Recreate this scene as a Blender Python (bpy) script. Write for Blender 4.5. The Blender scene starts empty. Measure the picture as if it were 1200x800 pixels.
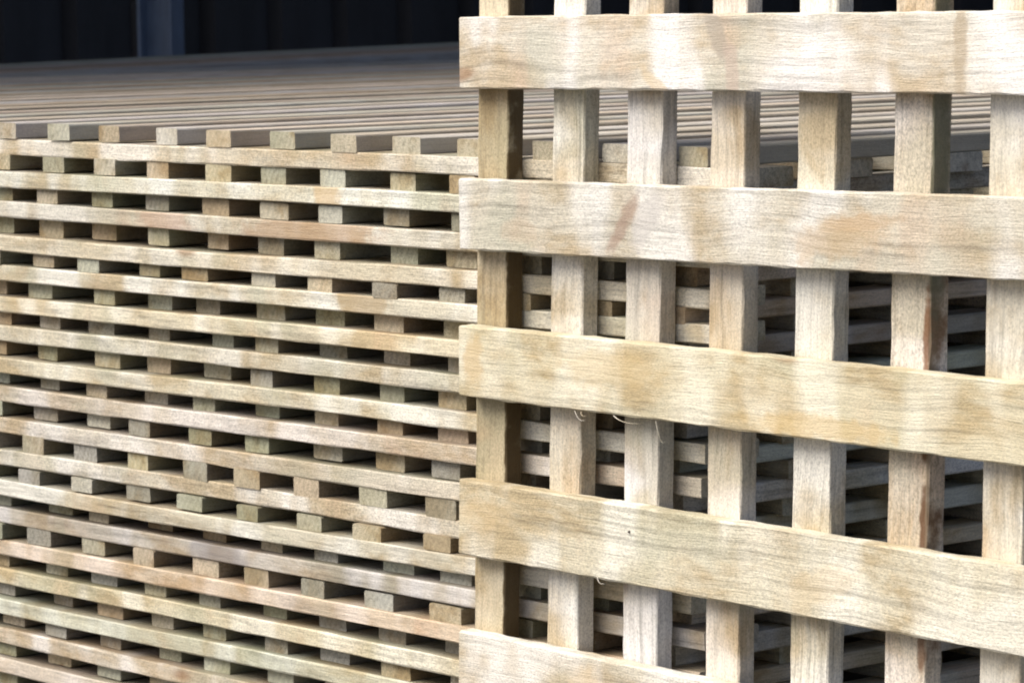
import bpy, bmesh, math, random
from mathutils import Matrix, Vector, Quaternion

random.seed(11)
scene = bpy.context.scene
col = scene.collection
G = 0.78                      # height of the reference level (top of first long slat) above the yard

# ------------------------------------------------------------------ camera
cam_data = bpy.data.cameras.new('camera')
cam = bpy.data.objects.new('camera', cam_data)
col.objects.link(cam)
rot = Matrix(((0.65111996, -0.06409899, 0.75626326),
              (0.75882607, 0.07470714, -0.64699447),
              (-0.01502657, 0.99514329, 0.09728329)))
m = rot.to_4x4()
m.translation = Vector((2.58246471, -2.14634932, 0.1591825 + G))
cam.matrix_world = m
cam_data.sensor_width = 36.0
cam_data.lens = 4330.0 / 1200.0 * 36.0
cam_data.clip_end = 500.0
cam_data.dof.use_dof = True
cam_data.dof.focus_distance = 3.15
cam_data.dof.aperture_fstop = 26.0
scene.camera = cam

# ------------------------------------------------------------------ light
SUN_EL = math.radians(50)
SUN_AZ = math.radians(211)     # measured clockwise from +Y: behind the camera, a little to the left
sun_dir = Vector((math.sin(SUN_AZ) * math.cos(SUN_EL), math.cos(SUN_AZ) * math.cos(SUN_EL), math.sin(SUN_EL)))
world = bpy.data.worlds.new('World')
scene.world = world
world.use_nodes = True
wn = world.node_tree
bg = wn.nodes['Background']
sky = wn.nodes.new('ShaderNodeTexSky')
sky.sky_type = 'NISHITA'
sky.sun_disc = False
sky.sun_elevation = SUN_EL
sky.sun_rotation = SUN_AZ
sky.air_density = 0.5
sky.dust_density = 3.5
sky.ozone_density = 0.0
wn.links.new(sky.outputs['Color'], bg.inputs['Color'])
bg.inputs['Strength'].default_value = 0.10
sl = bpy.data.lights.new('sun', 'SUN')
sl.energy = 2.5
sl.angle = math.radians(46)
sl.color = (1.0, 0.975, 0.94)
so = bpy.data.objects.new('sun', sl)
col.objects.link(so)
so.rotation_mode = 'QUATERNION'
so.rotation_quaternion = sun_dir.to_track_quat('Z', 'Y')
so.location = (0, -4, 6)

scene.view_settings.view_transform = 'Standard'
scene.view_settings.look = 'None'
scene.view_settings.exposure = 0.66
scene.view_settings.gamma = 1.0
scene.cycles.filter_width = 2.0
scene.view_settings.use_curve_mapping = False

# ------------------------------------------------------------------ helpers
def tag(o, label=None, cat=None, group=None, kind=None):
    if label: o['label'] = label
    if cat: o['category'] = cat
    if group: o['group'] = group
    if kind: o['kind'] = kind
    return o

def empty(name, loc=(0, 0, 0)):
    o = bpy.data.objects.new(name, None)
    o.empty_display_size = 0.1
    o.location = loc
    col.objects.link(o)
    return o

def link(name, me, parent=None, loc=(0, 0, 0), rz=0.0, color=None):
    o = bpy.data.objects.new(name, me)
    o.location = loc
    o.rotation_euler = (0, 0, rz)
    if color: o.color = (color[0], color[1], color[2], 1.0)
    o.parent = parent
    col.objects.link(o)
    return o

# ------------------------------------------------------------------ materials
class NT:
    def __init__(self, name):
        self.mat = bpy.data.materials.new(name)
        self.mat.use_nodes = True
        self.t = self.mat.node_tree
        self.b = self.t.nodes['Principled BSDF']
    def n(self, kind, **kw):
        nd = self.t.nodes.new(kind)
        for k, v in kw.items(): setattr(nd, k, v)
        return nd
    def put(self, sock, v):
        if hasattr(v, 'is_output') or isinstance(v, bpy.types.NodeSocket): self.t.links.new(v, sock)
        else: sock.default_value = v
    def math(self, op, a, b=0.0, clamp=False):
        nd = self.n('ShaderNodeMath', operation=op, use_clamp=clamp)
        self.put(nd.inputs[0], a); self.put(nd.inputs[1], b)
        return nd.outputs[0]
    def vmath(self, op, a, b):
        nd = self.n('ShaderNodeVectorMath', operation=op)
        self.put(nd.inputs[0], a); self.put(nd.inputs[1], b)
        return nd.outputs['Value'] if op in ('LENGTH', 'DISTANCE', 'DOT_PRODUCT') else nd.outputs[0]
    def noise(self, vec, scale, detail=3.0, rough=0.55, dist=0.0):
        nd = self.n('ShaderNodeTexNoise')
        self.put(nd.inputs['Vector'], vec)
        nd.inputs['Scale'].default_value = scale
        nd.inputs['Detail'].default_value = detail
        nd.inputs['Roughness'].default_value = rough
        nd.inputs['Distortion'].default_value = dist
        return nd.outputs[0]
    def ramp(self, f, stops, interp='LINEAR'):
        nd = self.n('ShaderNodeValToRGB')
        cr = nd.color_ramp
        cr.interpolation = interp
        while len(cr.elements) < len(stops): cr.elements.new(0.5)
        for e, (p, c) in zip(cr.elements, stops):
            e.position = p
            e.color = (c, c, c, 1) if isinstance(c, (int, float)) else (c[0], c[1], c[2], 1)
        self.put(nd.inputs[0], f)
        return nd.outputs[0]
    def mix(self, f, a, b, blend='MIX'):
        nd = self.n('ShaderNodeMix', data_type='RGBA', blend_type=blend)
        self.put(nd.inputs[0], f)
        for s, v in ((nd.inputs[6], a), (nd.inputs[7], b)):
            if isinstance(v, tuple) and len(v) == 3: v = (v[0], v[1], v[2], 1)
            self.put(s, v)
        return nd.outputs[2]
    def rng(self, v, a, b, c=0.0, d=1.0, smooth=True):
        nd = self.n('ShaderNodeMapRange', interpolation_type='SMOOTHSTEP' if smooth else 'LINEAR')
        self.put(nd.inputs[0], v)
        for i, x in enumerate((a, b, c, d)): nd.inputs[i + 1].default_value = x
        return nd.outputs[0]

def wood(name, end=False, marks=(), fuzz=1.0, grey=0.0, slot_shade=0.0):
    """rough sawn softwood; the grain runs along the local X axis, obj.color tints each piece"""
    q = NT(name)
    oi = q.n('ShaderNodeObjectInfo')
    tc = q.n('ShaderNodeTexCoord')
    comb = q.n('ShaderNodeCombineXYZ')
    q.put(comb.inputs[0], q.math('MULTIPLY', oi.outputs['Random'], 37.0))
    q.put(comb.inputs[1], q.math('MULTIPLY', oi.outputs['Random'], 91.0))
    q.put(comb.inputs[2], q.math('MULTIPLY', oi.outputs['Random'], 53.0))
    p = q.vmath('ADD', tc.outputs['Object'], comb.outputs[0])
    bend = q.noise(p, 5.0, 2.0)
    off = q.n('ShaderNodeCombineXYZ')
    q.put(off.inputs[1], q.math('MULTIPLY', q.math('SUBTRACT', bend, 0.5), 0.03))
    pb = q.vmath('ADD', p, off.outputs[0])
    g1 = q.noise(q.vmath('MULTIPLY', pb, (2.2, 55.0, 55.0)), 3.0, 4.0, 0.6)      # broad grain
    g2 = q.noise(q.vmath('MULTIPLY', pb, (14.0, 300.0, 300.0)), 3.0, 3.0, 0.65)   # fibres
    fz = q.noise(q.vmath('MULTIPLY', p, (1.0, 1.4, 1.4)), 420.0, 2.0, 0.7)        # saw fuzz
    bl = q.noise(q.vmath('MULTIPLY', pb, (0.8, 1.8, 1.8)), 10.0, 4.0, 0.62, 0.3)     # patches
    b2 = q.noise(q.vmath('ADD', p, (7.3, 2.1, 5.7)), 7.0, 2.0, 0.55)
    b3 = q.noise(q.vmath('ADD', q.vmath('MULTIPLY', pb, (1.15, 0.55, 0.55)), (1.3, 9.1, 3.7)), 12.0, 2.5, 0.5)
    c = q.mix(q.rng(bl, 0.38, 0.58), (0.52, 0.43, 0.295), (0.67, 0.625, 0.52))
    c = q.mix(q.math('MULTIPLY', q.rng(b2, 0.52, 0.66), 0.55), c, (0.50, 0.50, 0.40))     # green treatment
    c = q.mix(q.math('MULTIPLY', q.rng(b3, 0.60, 0.76), 0.45), c, (0.60, 0.44, 0.31))     # heartwood
    c = q.mix(q.math('MULTIPLY', q.rng(b3, 0.54, 0.36), 0.85), c, (0.85, 0.835, 0.79))     # dry bleached
    c = q.mix(1.0, c, q.ramp(g1, ((0.26, 0.66), (0.44, 0.96), (0.56, 1.05), (0.66, 0.94), (0.78, 1.04))), 'MULTIPLY')
    c = q.mix(1.0, c, q.ramp(g2, ((0.32, 0.84), (0.52, 1.0), (0.70, 1.07))), 'MULTIPLY')
    line = q.noise(q.vmath('MULTIPLY', pb, (0.9, 190.0, 190.0)), 1.6, 2.0, 0.5)      # growth lines
    amt = q.math('MULTIPLY', q.rng(q.noise(p, 6.0, 2.0), 0.40, 0.62), 0.75)
    c = q.mix(amt, c, q.ramp(line, ((0.36, 0.72), (0.46, 1.0), (0.60, 1.03))), 'MULTIPLY')
    fzm = q.math('MULTIPLY', q.rng(oi.outputs['Random'], 0.0, 1.0, 0.45, 1.0, False), fuzz)
    c = q.mix(fzm, c, q.ramp(fz, ((0.26, 0.52), (0.50, 1.0), (0.70, 1.24))), 'MULTIPLY')
    # knots: sparse cells stretched along the grain
    vo = q.n('ShaderNodeTexVoronoi', feature='F1')
    q.put(vo.inputs['Vector'], q.vmath('MULTIPLY', pb, (3.0, 9.0, 9.0)))
    vo.inputs['Scale'].default_value = 1.6
    pick = q.math('GREATER_THAN', q.vmath('DOT_PRODUCT', vo.outputs['Color'], (1.0, 0.0, 0.0)), 0.62)
    kn = q.math('MULTIPLY', q.rng(vo.outputs['Distance'], 0.13, 0.05), pick)
    c = q.mix(q.math('MULTIPLY', kn, 0.6), c, (0.26, 0.13, 0.06))
    for (mx, my, rx, ry, ang, mc, ms) in marks:
        d = q.vmath('SUBTRACT', tc.outputs['Object'], (mx, my, 0.0))
        ca, sa = math.cos(ang), math.sin(ang)
        u = q.vmath('DOT_PRODUCT', d, (ca / rx, sa / rx, 0.0))
        v = q.vmath('DOT_PRODUCT', d, (-sa / ry, ca / ry, 0.0))
        rr = q.math('SQRT', q.math('ADD', q.math('MULTIPLY', u, u), q.math('MULTIPLY', v, v)))
        rr = q.math('ADD', rr, q.math('MULTIPLY', q.math('SUBTRACT', q.noise(tc.outputs['Object'], 60.0, 3.0), 0.5), 1.3))
        c = q.mix(q.math('MULTIPLY', q.rng(rr, 1.1, 0.55), ms), c, mc)
    if end:
        rings = q.n('ShaderNodeTexWave', wave_type='RINGS', rings_direction='X')
        q.put(rings.inputs['Vector'], q.vmath('ADD', q.vmath('MULTIPLY', p, (0.0, 1.0, 1.0)), (0.0, 0.013, 0.02)))
        rings.inputs['Scale'].default_value = 45.0
        rings.inputs['Distortion'].default_value = 3.0
        c = q.mix(0.5, c, q.ramp(rings.outputs[0], ((0.0, 0.78), (1.0, 1.0))), 'MULTIPLY')
        c = q.mix(1.0, c, (0.84, 0.83, 0.78), 'MULTIPLY')
    if grey: c = q.mix(grey, c, (0.50, 0.465, 0.43))
    if slot_shade: c = q.mix(slot_shade, c, q.mix(q.rng(b2, 0.40, 0.60), (0.17, 0.12, 0.075), (0.15, 0.15, 0.095)))  # shade of the stack slots mixed into the wood colour
    c = q.mix(1.0, c, oi.outputs['Color'], 'MULTIPLY')
    q.put(q.b.inputs['Base Color'], c)
    q.b.inputs['Roughness'].default_value = 0.88
    q.b.inputs['Specular IOR Level'].default_value = 0.18
    h = q.math('ADD', q.math('MULTIPLY', g2, 0.6), q.math('MULTIPLY', fz, 0.5))
    h = q.math('ADD', h, q.math('MULTIPLY', g1, 0.5))
    bp = q.n('ShaderNodeBump')
    bp.inputs['Strength'].default_value = 0.8
    bp.inputs['Distance'].default_value = 0.0012
    q.put(bp.inputs['Height'], h)
    q.put(q.b.inputs['Normal'], bp.outputs[0])
    return q.mat

M_WOOD = wood('sawn_pine')
M_GREY = wood('weathered_pine', grey=0.72)
M_SLOT_SHADE = wood('slot_shade_pine', slot_shade=0.58)  # painted slot shade for slat faces inside the stack
M_END = wood('sawn_pine_end_grain', end=True)

def plain(name, colr, rough, metallic=0.0, var=0.25, scale=6.0):
    q = NT(name)
    tc = q.n('ShaderNodeTexCoord')
    a = q.noise(tc.outputs['Object'], scale, 5.0, 0.6)
    b = q.noise(q.vmath('MULTIPLY', tc.outputs['Object'], (1.0, 1.0, 0.12)), scale * 4, 3.0, 0.6)
    f = q.math('MULTIPLY', q.math('ADD', a, b), 0.5)
    lo = tuple(x * (1 - var) for x in colr); hi = tuple(min(1, x * (1 + var)) for x in colr)
    q.put(q.b.inputs['Base Color'], q.ramp(f, ((0.35, lo), (0.65, hi))))
    q.b.inputs['Roughness'].default_value = rough
    q.b.inputs['Metallic'].default_value = metallic
    bp = q.n('ShaderNodeBump'); bp.inputs['Strength'].default_value = 0.2; bp.inputs['Distance'].default_value = 0.003
    q.put(bp.inputs['Height'], a); q.put(q.b.inputs['Normal'], bp.outputs[0])
    return q.mat

M_CONCRETE = plain('tarmac', (0.075, 0.073, 0.07), 0.9, var=0.3, scale=3.0)
M_CLAD = plain('dark_painted_steel', (0.034, 0.035, 0.041), 0.5, var=0.45, scale=2.0)
M_ROOF = plain('grey_roof_steel', (0.09, 0.09, 0.095), 0.6, var=0.25, scale=2.0)
M_POST = plain('blue_grey_painted_steel', (0.26, 0.32, 0.42), 0.5, var=0.25, scale=7.0)

# ------------------------------------------------------------------ slat meshes
def slat_mesh(name, L, W, T, seg, seed, bow=0.0010, jit=0.0004, mats=None, chamfer=0.0013, wane=0.0):
    """one sawn slat: length along local X from 0 to L, width along Y, thickness along Z, both centred"""
    r = random.Random(seed)
    ph = [r.uniform(0, 6.28) for _ in range(4)]
    fr = [r.uniform(0.6, 1.6) for _ in range(4)]
    verts, faces, midx = [], [], []
    c = chamfer
    hw, ht = W / 2, T / 2
    prof = [(-hw + c, -ht), (hw - c, -ht), (hw, -ht + c), (hw, ht - c), (hw - c, ht), (-hw + c, ht), (-hw, ht - c), (-hw, -ht + c)]
    n = len(prof)
    tilt0, tilt1 = r.uniform(-0.02, 0.02), r.uniform(-0.02, 0.02)
    for i in range(seg + 1):
        s = i / seg
        oy = bow * math.sin(fr[0] * math.pi * s + ph[0])
        oz = bow * 0.45 * math.sin(fr[1] * 2 * math.pi * s + ph[1])
        for k, (y, z) in enumerate(prof):
            x = s * L
            if i == 0: x += tilt0 * y
            if i == seg: x += tilt1 * y
            yy = y + oy + r.uniform(-jit, jit)
            zz = z + oz + r.uniform(-jit, jit) * 0.6
            if wane and y < -hw * 0.5 and z > 0:
                yy += wane * (0.6 + 0.5 * math.sin(9 * s + ph[2]) + r.uniform(-0.25, 0.25)) * (1.0 if z < ht else 1.25)
            verts.append((x, yy, zz))
    for i in range(seg):
        for k in range(n):
            a = i * n + k; b = i * n + (k + 1) % n
            faces.append((a, a + n, b + n, b)); midx.append(0)
    faces.append(tuple(range(n))); midx.append(1)
    faces.append(tuple(reversed(range(seg * n, seg * n + n)))); midx.append(1)
    me = bpy.data.meshes.new(name)
    me.from_pydata(verts, [], faces)
    for mt in (mats or (M_WOOD, M_END)): me.materials.append(mt)
    if len(me.materials) > 2: midx = [2 if (v == 0 and i % n in (0, 4)) else v for i, v in enumerate(midx)]  # third material: wide faces, painted with the slot shade
    me.polygons.foreach_set('material_index', midx)
    bm = bmesh.new(); bm.from_mesh(me); bmesh.ops.recalc_face_normals(bm, faces=bm.faces); bm.to_mesh(me); bm.free()
    me.update()
    return me

# ------------------------------------------------------------------ ground and shed behind
def grid_box(bm, x0, x1, y0, y1, z0, z1):
    vs = [bm.verts.new(p) for p in ((x0, y0, z0), (x1, y0, z0), (x1, y1, z0), (x0, y1, z0), (x0, y0, z1), (x1, y0, z1), (x1, y1, z1), (x0, y1, z1))]
    for f in ((0, 3, 2, 1), (4, 5, 6, 7), (0, 1, 5, 4), (1, 2, 6, 5), (2, 3, 7, 6), (3, 0, 4, 7)):
        bm.faces.new([vs[i] for i in f])

bm = bmesh.new()
s = 120
vv = [bm.verts.new(p) for p in ((-s, -s, 0), (s, -s, 0), (s, s, 0), (-s, s, 0))]
bm.faces.new(vv)
me = bpy.data.meshes.new('yard'); bm.to_mesh(me); bm.free()
me.materials.append(M_CONCRETE)
yard = link('yard_ground', me)
tag(yard, 'dark tarmac yard under the timber stacks', 'ground', kind='structure')

WALL_X = -6.4
shed = empty('open_shed', (WALL_X, 4.0, 0))
tag(shed, 'dark steel clad open shed behind the stacked trellis panels', 'shed')

def corrugated(length, width, depth, pitch, mat, name):
    """box profile sheet: ribs run along local Z (0..length), width along local Y"""
    pts = []
    y = 0.0
    while y < width - 1e-6:
        pts += [(y, 0.0), (y + pitch * 0.42, 0.0), (y + pitch * 0.52, depth), (y + pitch * 0.90, depth)]
        y += pitch
    pts.append((width, 0.0))
    verts, faces = [], []
    for (a, d) in pts:
        verts += [(d, a, 0), (d, a, length), (d - 0.002, a, 0), (d - 0.002, a, length)]
    for i in range(len(pts) - 1):
        o = i * 4
        faces += [(o, o + 4, o + 5, o + 1), (o + 2, o + 3, o + 7, o + 6), (o + 1, o + 5, o + 7, o + 3), (o, o + 2, o + 6, o + 4)]
    me = bpy.data.meshes.new(name)
    me.from_pydata(verts, [], faces)
    me.materials.append(mat)
    bm = bmesh.new(); bm.from_mesh(me); bmesh.ops.recalc_face_normals(bm, faces=bm.faces); bm.to_mesh(me); bm.free()
    return me

sheet = corrugated(3.2, 1.0, 0.045, 0.25, M_CLAD, 'cladding_sheet')
for i in range(18):
    o = link('cladding_sheet', sheet, shed, (random.uniform(-0.004, 0.004) + (i % 2) * 0.005, -10.0 + i * 0.998, 0.0))
back = corrugated(3.2, 1.0, 0.045, 0.25, M_CLAD, 'back_cladding_sheet')
for i in range(9):
    o = link('cladding_sheet', back, shed, (0.1 + i * 0.998 + 1.0, 7.98 + (i % 2) * 0.004, 0.0), math.radians(90))
roof = corrugated(12.6, 1.0, 0.03, 0.2, M_ROOF, 'shade_roof_sheet')
ROOF_Z = 2.75
for i in range(5):     # unseen roof, sized to shade the far stacks; ribs run along world Y
    o = link('shade_roof_sheet', roof, shed, (0.05 + i * 0.8, -5.9, ROOF_Z + 0.004 * (i % 2)))
    o.rotation_euler = Matrix(((0, 1, 0), (0, 0, 1), (1, 0, 0))).to_euler()
bm = bmesh.new()
for (a0, a1, b0, b1) in ((-0.055, 0.055, -0.045, -0.037), (-0.055, 0.055, 0.037, 0.045), (-0.004, 0.004, -0.037, 0.037)):
    grid_box(bm, a0, a1, b0, b1, 0.0, ROOF_Z - 0.01)
me = bpy.data.meshes.new('post'); bm.to_mesh(me); bm.free(); me.materials.append(M_POST)
post = link('post', me, shed, (1.25, -0.69, 0.0), math.radians(-52))
post['label'] = 'blue grey steel post of the shed'

# ------------------------------------------------------------------ stack of trellis panels
PITCH_Y, W_Y = 0.0965, 0.042      # slats running into the stack (ends face the camera)
PITCH_X, W_X = 0.138, 0.064       # long slats (edges face the camera)
T = 0.0168
NY = 15
LEN_X = (NY - 1) * PITCH_Y + W_Y
NX = 14
RECESS = [0, 2, 2, 8, 0, 7, 9, 9, 8, 4, 1, 2, 8, 3, 8, 8, 7, 8, 6, 6]
LEN_Y = (NX - 1) * PITCH_X + W_X

LEN_L = LEN_X + 0.034
mx_meshes = [slat_mesh('long_slat', LEN_L, W_X, T, 30, 100 + i, bow=0.0026, jit=0.0007, mats=(M_WOOD, M_END, M_SLOT_SHADE)) for i in range(8)]
mi_meshes = [slat_mesh('long_slat', LEN_X - 0.004, W_X, T, 8, 150 + i, bow=0.0022, jit=0.0006, mats=(M_WOOD, M_END, M_SLOT_SHADE)) for i in range(8)]
my_meshes = [slat_mesh('cross_slat', LEN_Y, W_Y, 0.0164, 6, 200 + i, bow=0.0012, jit=0.0005, mats=(M_SLOT_SHADE, M_END)) for i in range(8)]  # long faces carry painted slot shade, ends stay bright

side_meshes = [slat_mesh('cross_slat', LEN_Y, W_Y, 0.0164, 6, 350 + i, bow=0.0012, jit=0.0005) for i in range(8)]
top_meshes = [slat_mesh('cross_slat', LEN_Y, W_Y, 0.0164, 6, 300 + i, bow=0.0012, jit=0.0004, mats=(M_GREY, M_END)) for i in range(8)]
Zs = [0, -.0342, -.0677, -.103, -.1347, -.1684, -.2002, -.2337, -.2655, -.299, -.3347, -.3667, -.3975, -.432, -.464, -.497, -.529, -.562, -.595, -.628]
PH = [-0.0948, -0.107, -0.1155, -0.1287, -0.131, -0.1358, -0.1369, -0.1378, -0.144, -0.1468, -0.1567, -0.1578, -0.1409, -0.148, -0.1429, -0.1367, -0.131, -0.14, -0.137, -0.133]
STRIP = ['warm', 'white', 'pink', 'yellow', 'pale', 'yellow', 'warm', 'pink', 'warm', 'pale', 'pale', 'warm', 'grey', 'tan', 'yellow', 'green', 'pink', 'pink', 'warm', 'grey']
TINT = {'warm': (0.98, 0.96, 0.88), 'white': (1.05, 1.04, 1.0), 'pink': (1.0, 0.965, 0.90), 'yellow': (1.03, 1.0, 0.87), 'pale': (1.0, 0.99, 0.93),
        'grey': (0.80, 0.80, 0.78), 'tan': (1.0, 0.91, 0.78), 'green': (0.86, 0.89, 0.80), 'brown': (0.84, 0.72, 0.58), 'dgreen': (0.74, 0.77, 0.66), 'dgrey': (0.70, 0.70, 0.69)}
ENDT = ['warm', 'tan', 'tan', 'green', 'green', 'grey', 'dgreen', 'dgreen', 'dgrey', 'dgrey', 'yellow', 'brown', 'brown', 'pale']
ORD = ['Topmost', 'Second', 'Third', 'Fourth', 'Fifth', 'Sixth', 'Seventh', 'Eighth', 'Ninth', 'Tenth', 'Eleventh', 'Twelfth', 'Thirteenth', 'Fourteenth',
       'Fifteenth', 'Sixteenth', 'Seventeenth', 'Eighteenth', 'Nineteenth', 'Twentieth']
LOOK = {'warm': 'cream', 'white': 'whitish', 'pink': 'pinkish', 'yellow': 'yellowish', 'pale': 'pale', 'grey': 'greyish', 'tan': 'tan', 'green': 'greenish grey'}

def jitter(c, a=0.06, r=random):
    v = r.uniform(1 - a, 1 + a)
    return tuple(min(1.1, x * v * r.uniform(0.98, 1.02)) for x in c)

rs = random.Random(5)
SPOT = {1: [(0.88, -0.032, 0.026, 0.03, 0.0, (0.58, 0.42, 0.24), 0.75)], 2: [(0.86, -0.032, 0.12, 0.03, 0.0, (0.48, 0.32, 0.20), 0.65), (0.62, -0.032, 0.05, 0.03, 0.0, (0.60, 0.38, 0.28), 0.5)],
        4: [(0.955, -0.032, 0.045, 0.03, 0.0, (0.42, 0.31, 0.18), 0.65)], 12: [(0.72, -0.032, 0.05, 0.03, 0.0, (0.36, 0.34, 0.33), 0.6)]}
for k in range(20):
    z_top = Zs[k]                                   # top of the long slat layer
    z_bot = z_top - T
    above = (Zs[k - 1] - T) if k else z_top + 0.0168
    te = above - z_top                              # room for the cross slats
    p = empty('trellis_panel', (0, 0, G + z_bot))
    tint = TINT[STRIP[k]]
    tag(p, '%s trellis panel from the top of the near stack, lying flat, %s front slat' % (ORD[k], LOOK[STRIP[k]]) if k else
        'topmost trellis panel of the near stack, lying flat with its slat tops open', 'trellis panel', 'trellis panels lying flat in the near stack')
    x0 = PH[k] - 10 * PITCH_Y
    y0 = rs.uniform(-0.0015, 0.002)
    for j in range(NX):
        c = jitter(tint) if j == 0 else jitter(TINT[rs.choice(('warm', 'pale', 'yellow', 'grey', 'tan'))])
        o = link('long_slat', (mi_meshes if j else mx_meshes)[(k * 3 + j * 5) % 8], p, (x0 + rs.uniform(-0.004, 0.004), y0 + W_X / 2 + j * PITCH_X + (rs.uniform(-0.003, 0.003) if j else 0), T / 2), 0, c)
        if j == 0 and k in SPOT:
            o.data = slat_mesh('long_slat', LEN_L, W_X, T, 12, 500 + k, bow=0.0022, jit=0.0006, mats=(wood('sawn_pine_spotted', marks=SPOT[k]), M_END, M_SLOT_SHADE))
        if j == 0: o.rotation_euler = (0, rs.uniform(-0.0006, 0.0006), 0)
    for i in range(NY):
        c = jitter(TINT[rs.choice(ENDT if k else ('warm', 'white', 'yellow', 'tan', 'pale'))], 0.08)
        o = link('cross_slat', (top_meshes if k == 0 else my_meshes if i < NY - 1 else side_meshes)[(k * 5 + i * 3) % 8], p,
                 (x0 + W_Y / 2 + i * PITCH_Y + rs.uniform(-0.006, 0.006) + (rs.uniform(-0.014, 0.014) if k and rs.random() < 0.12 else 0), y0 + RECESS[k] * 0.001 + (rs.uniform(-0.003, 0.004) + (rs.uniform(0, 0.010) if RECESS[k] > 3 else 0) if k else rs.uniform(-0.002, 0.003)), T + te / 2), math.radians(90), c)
        o.scale = (1, rs.uniform(0.84, 1.10), te / 0.0164 * rs.uniform(0.97, 1.0))

# bearers that carry the near stack
def bearer_mesh(L, W, H, seed): return slat_mesh('bearer', L, W, H, 6, seed, bow=0.002, chamfer=0.003)
for i, y in enumerate((0.12, 0.9, 1.7)):
    b = link('timber_bearer', bearer_mesh(1.40, 0.09, G + Zs[19] - T, 400 + i), None, (-1.10, y, (G + Zs[19] - T) / 2), 0, (0.7, 0.66, 0.58))
    tag(b, ('front', 'middle', 'rear')[i] + ' sawn timber bearer on the yard under the near stack', 'bearer', 'bearers under the near stack')

# ------------------------------------------------------------------ two more stacks further off, seen only from above
def far_stack(x_right, n_slats, y_front, len_y, z_top, tilt, group, where, seed):
    r = random.Random(seed)
    Lx = (n_slats - 1) * PITCH_Y + W_Y
    nx = int((len_y - W_X) / PITCH_X) + 1
    ly = (nx - 1) * PITCH_X + W_X
    lm = [slat_mesh('long_slat', Lx, W_X, T, 6, seed + i) for i in range(4)]
    cm = [slat_mesh('cross_slat', ly, W_Y, 0.0164, 6, seed + 20 + i, mats=(M_GREY, M_END)) for i in range(4)]
    names = ('topmost', 'second', 'third')
    for k in range(3):
        zt = z_top - k * 0.0332
        p = empty('trellis_panel', (x_right - Lx, y_front, zt - 0.0332))
        p.rotation_euler = (tilt, 0, 0)
        tag(p, names[k] + ' trellis panel of the ' + where, 'trellis panel', group)
        for j in range(nx):
            link('long_slat', lm[j % 4], p, (r.uniform(-0.004, 0.004), W_X / 2 + j * PITCH_X, T / 2), 0, jitter(TINT[r.choice(('warm', 'grey', 'tan', 'brown'))], 0.08, r))
        for i in range(n_slats):
            link('cross_slat', cm[i % 4], p, (W_Y / 2 + i * PITCH_Y + r.uniform(-0.003, 0.003), r.uniform(-0.004, 0.004), T + 0.0082), math.radians(90),
                 jitter(TINT[r.choice(('dgrey', 'grey', 'tan', 'brown', 'dgreen'))], 0.1, r))
    # the panels below, out of sight: one joined mass down to the yard
    bm = bmesh.new()
    z = z_top - 3 * 0.0332
    base = z - tilt * 0.0
    lay = 0
    while z > 0.10:
        for j in range(nx): grid_box(bm, 0, Lx, j * PITCH_X, j * PITCH_X + W_X, z - 0.0331, z - 0.0166)
        for i in range(n_slats): grid_box(bm, i * PITCH_Y, i * PITCH_Y + W_Y, 0, ly, z - 0.0165, z - 0.0002)
        z -= 0.0332
    for y in (0.1, ly / 2, ly - 0.2): grid_box(bm, 0, Lx, y, y + 0.1, 0.0 + (0.0 if tilt == 0 else 0.0), z - 0.0002)
    me = bpy.data.meshes.new('lower_panels'); bm.to_mesh(me); bm.free(); me.materials.append(M_WOOD)
    o = link('lower_trellis_panels', me, None, (x_right - Lx, y_front, 0.0), 0, (0.8, 0.76, 0.68))
    if tilt: o.rotation_euler = (tilt, 0, 0)
    tag(o, 'lower trellis panels hidden beneath the ' + where, 'trellis panels', kind='stuff')

far_stack(-1.13, 16, 0.10, 2.45, G + 0.0168, 0.0, 'trellis panels in the middle stack', 'shaded middle stack behind the near stack', 700)
far_stack(-2.70, 7, 1.00, 2.45, G + 0.0168 - 0.010, math.radians(0.85), 'trellis panels in the far stack', 'far stack below the dark shed wall', 800)

# ------------------------------------------------------------------ the upright panel leaning on the stack
LEAN = math.radians(1.2)
TH, TV = 0.018, 0.0185
# local frame of the panel: x along the horizontals, y up the panel, z out of its front; front face of the horizontals at z = 0
y_base = -0.038 - math.tan(LEAN) * (0.0165 + G)
up = empty('trellis_panel', (0, y_base, 0))
up.rotation_euler = (math.radians(90) - LEAN, 0, 0)
tag(up, 'upright wooden trellis panel leaning on the front of the near stack', 'trellis panel')

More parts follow.
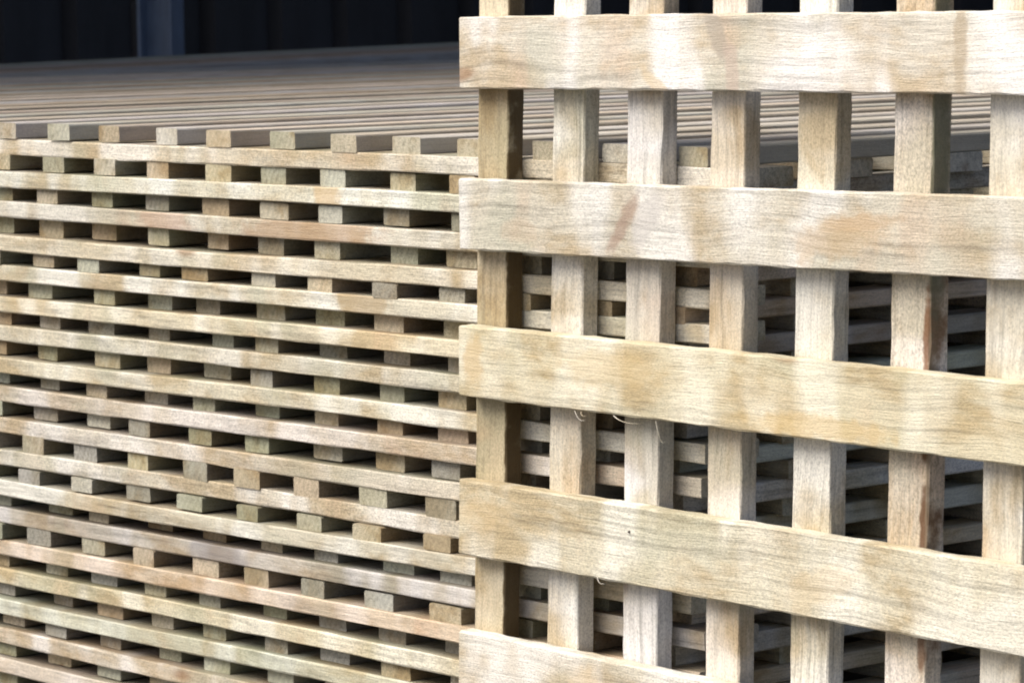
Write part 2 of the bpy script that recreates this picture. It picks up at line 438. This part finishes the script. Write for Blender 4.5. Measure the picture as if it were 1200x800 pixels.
XL = [0.0550, 0.1537, 0.2541, 0.3571, 0.4570, 0.5624, 0.6666]
XR = [0.0969, 0.1951, 0.2978, 0.3977, 0.5004, 0.6071, 0.7095]
for i in range(8):
    XL.append(XL[-1] + 0.1015 + random.uniform(-0.003, 0.003)); XR.append(XL[-1] + 0.0425)
H_TOP = 1.83
RB = (0.30, 0.14, 0.07)
vt = ['tan', 'white', 'grey2', 'tan2', 'pale', 'pink2', 'white', 'warm', 'pale', 'tan', 'warm', 'grey', 'pale', 'warm', 'tan']
TINT.update({'grey2': (0.98, 0.97, 0.98), 'tan2': (0.98, 0.92, 0.84), 'pink2': (1.0, 0.94, 0.88)})
TINT['tan_d'] = (0.80, 0.72, 0.56)
vt[0] = 'tan_d'
bark = wood('barky_pine', marks=[(0.34, -0.0188, 0.05, 0.0056, 0.0, (0.13, 0.065, 0.03), 0.85), (0.42, -0.0188, 0.04, 0.0056, 0.0, (0.17, 0.085, 0.04), 0.8),
    (0.50, -0.0188, 0.05, 0.0056, 0.0, (0.13, 0.065, 0.03), 0.9), (0.585, -0.0188, 0.035, 0.0056, 0.0, (0.15, 0.075, 0.035), 0.9), (0.66, -0.0188, 0.04, 0.0056, 0.0, (0.20, 0.09, 0.035), 0.85),
    (0.84, -0.0214, 0.22, 0.0026, 0.0, (0.17, 0.18, 0.12), 0.8), (0.55, -0.0214, 0.14, 0.0018, 0.0, (0.24, 0.20, 0.14), 0.6)])
dark_side = wood('dark_edge_pine', marks=[(0.9, -0.0220, 2.2, 0.0046, 0.0, (0.12, 0.088, 0.048), 0.9)])  # dark brown along one edge of the first upright
for i in range(15):
    w = XR[i] - XL[i]
    mats = (bark, M_END) if i == 5 else (dark_side, M_END) if i == 0 else None
    me = slat_mesh('upright_slat', H_TOP, w, TV, 90, 900 + i, bow=0.0015, jit=0.0006, mats=mats, chamfer=0.0012, wane=0.003 if i == 5 else 0.0)
    # local X of the slat runs up the panel
    o = link('upright_slat', me, up, ((XL[i] + XR[i]) / 2 - 0.011 * (G + 0.10), 0.0, -TH - TV / 2 - 0.0004), math.radians(90), TINT[vt[i]])
    o.rotation_euler = (0, 0, math.radians(90) - 0.011)
    if i == 5: o['label'] = 'upright slat with a reddish brown bark edge'

# crosswise slats: (top at left end, slope) in world Z above the reference level
HT = [(0.1257, 0.0077, .0635), (-0.0146, 0.0062, .0632), (-0.1482, -0.0049, .0637), (-0.2856, -0.0115, .0677), (-0.4240, -0.009, .064)]
k = 1
while True:
    t = -0.4240 - 0.1375 * k
    if t - 0.064 + G < 0.0: break
    HT.append((t, random.uniform(-0.004, 0.004), 0.064)); k += 1
for k in range(1, 8):
    t = 0.1257 + 0.138 * k
    if t + G > H_TOP: break
    HT.append((t, random.uniform(-0.004, 0.004), 0.064))
LX = XR[14] - 0.0497 + 0.002
ST = (0.42, 0.30, 0.18)
marks = {
    0: [(0.33, 0.018, 0.030, 0.010, -1.1, (0.40, 0.35, 0.28), 0.75), (0.348, -0.012, 0.03, 0.009, -1.45, (0.50, 0.40, 0.32), 0.65), (0.60, 0.0, 0.040, 0.0095, 1.57, (0.42, 0.34, 0.23), 0.7), (0.26, -0.03, 0.03, 0.008, -0.7, (0.60, 0.47, 0.28), 0.6)],
    1: [(0.215, -0.005, 0.036, 0.009, 0.95, (0.38, 0.27, 0.21), 0.7), (0.245, 0.0, 0.036, 0.014, 0.95, (0.58, 0.55, 0.52), 0.6), (0.47, -0.005, 0.06, 0.022, 0.2, (0.58, 0.42, 0.25), 0.5), (0.50, 0.008, 0.05, 0.008, 0.1, (0.55, 0.38, 0.22), 0.45), (0.08, -0.015, 0.03, 0.012, 0.0, (0.62, 0.44, 0.30), 0.25)],
    2: [(0.20, 0.008, 0.075, 0.020, 0.0, (0.64, 0.50, 0.30), 0.4), (0.02, 0.0, 0.018, 0.03, 0.0, (0.62, 0.47, 0.28), 0.6), (0.45, -0.02, 0.1, 0.012, 0.0, (0.62, 0.45, 0.22), 0.5)],
    3: [(0.03, 0.004, 0.045, 0.02, 0.0, (0.64, 0.49, 0.30), 0.4), (0.45, -0.008, 0.05, 0.02, 0.4, (0.64, 0.50, 0.32), 0.35)],
    4: [(0.17, 0.0, 0.03, 0.03, 0.0, (0.66, 0.52, 0.33), 0.5)],
}
ht = {0: (1.10, 1.09, 1.08), 1: (0.98, 0.97, 0.93), 2: (1.0, 0.96, 0.80), 3: (1.01, 0.985, 0.87), 4: (1.04, 1.02, 0.97)}
slats = []
for i, (t, sl_, w) in enumerate(HT):
    mat = wood('sawn_pine_marked', marks=marks[i], fuzz=0.8) if i in marks else M_WOOD
    me = slat_mesh('cross_slat', LX, w, TH, 90, 950 + i, bow=0.0014, jit=0.0006, mats=(mat, M_END), chamfer=0.0014)
    o = link('crosswise_slat', me, up, (0.0497 + (0.0 if i != 1 else 0.001), (t + G - w / 2) / math.cos(LEAN), -TH / 2), sl_, ht.get(i, TINT['warm']))
    slats.append(o)

# loose splinters hanging from the lower edge of the third and fourth crosswise slats
def splinter(parent, x, length, drop, curl, seed, w=0.064):
    r = random.Random(seed)
    pts = []
    n = 7
    for i in range(n):
        s = i / (n - 1)
        pts.append(Vector((x + length * s + curl * math.sin(s * 3.1) * 0.4, -w / 2 + 0.0005 - drop * math.sin(s * math.pi * 0.62), TH / 2 - 0.001 + 0.004 * math.sin(s * 2.6))))
    verts, faces = [], []
    for i, p in enumerate(pts):
        rad = 0.00042 * (1 - 0.75 * i / (n - 1))
        for a in range(4):
            an = a * math.pi / 2
            verts.append((p.x, p.y + rad * math.cos(an), p.z + rad * math.sin(an)))
    for i in range(n - 1):
        for a in range(4):
            b = (a + 1) % 4
            faces.append((i * 4 + a, i * 4 + b, i * 4 + 4 + b, i * 4 + 4 + a))
    faces += [(0, 3, 2, 1), (n * 4 - 4, n * 4 - 3, n * 4 - 2, n * 4 - 1)]
    me = bpy.data.meshes.new('splinter'); me.from_pydata(verts, [], faces); me.materials.append(M_WOOD)
    link('splinter', me, parent, color=(1.1, 1.05, 0.95))
for (si, x, L_, d, cu) in ((2, 0.155, 0.016, 0.007, 0.004), (2, 0.205, 0.034, 0.004, -0.003), (2, 0.258, 0.014, 0.017, 0.006), (2, 0.163, 0.010, 0.003, 0.002), (3, 0.185, 0.012, 0.005, 0.002)):
    splinter(slats[si], x, L_, d, cu, int(x * 1000))

# the few dark nail heads that show
M_NAIL = plain('dull_nail_steel', (0.07, 0.06, 0.05), 0.6, metallic=0.4)
bm = bmesh.new()
bmesh.ops.create_cone(bm, cap_ends=True, segments=8, radius1=0.0013, radius2=0.0010, depth=0.0012)
nail = bpy.data.meshes.new('nail_head'); bm.to_mesh(nail); bm.free(); nail.materials.append(M_NAIL)
for o, xn, yn in ((slats[2], 0.197, 0.004), (slats[3], 0.226, 0.012)):
    link('nail_head', nail, o, (xn, yn, TH / 2 + 0.0001))
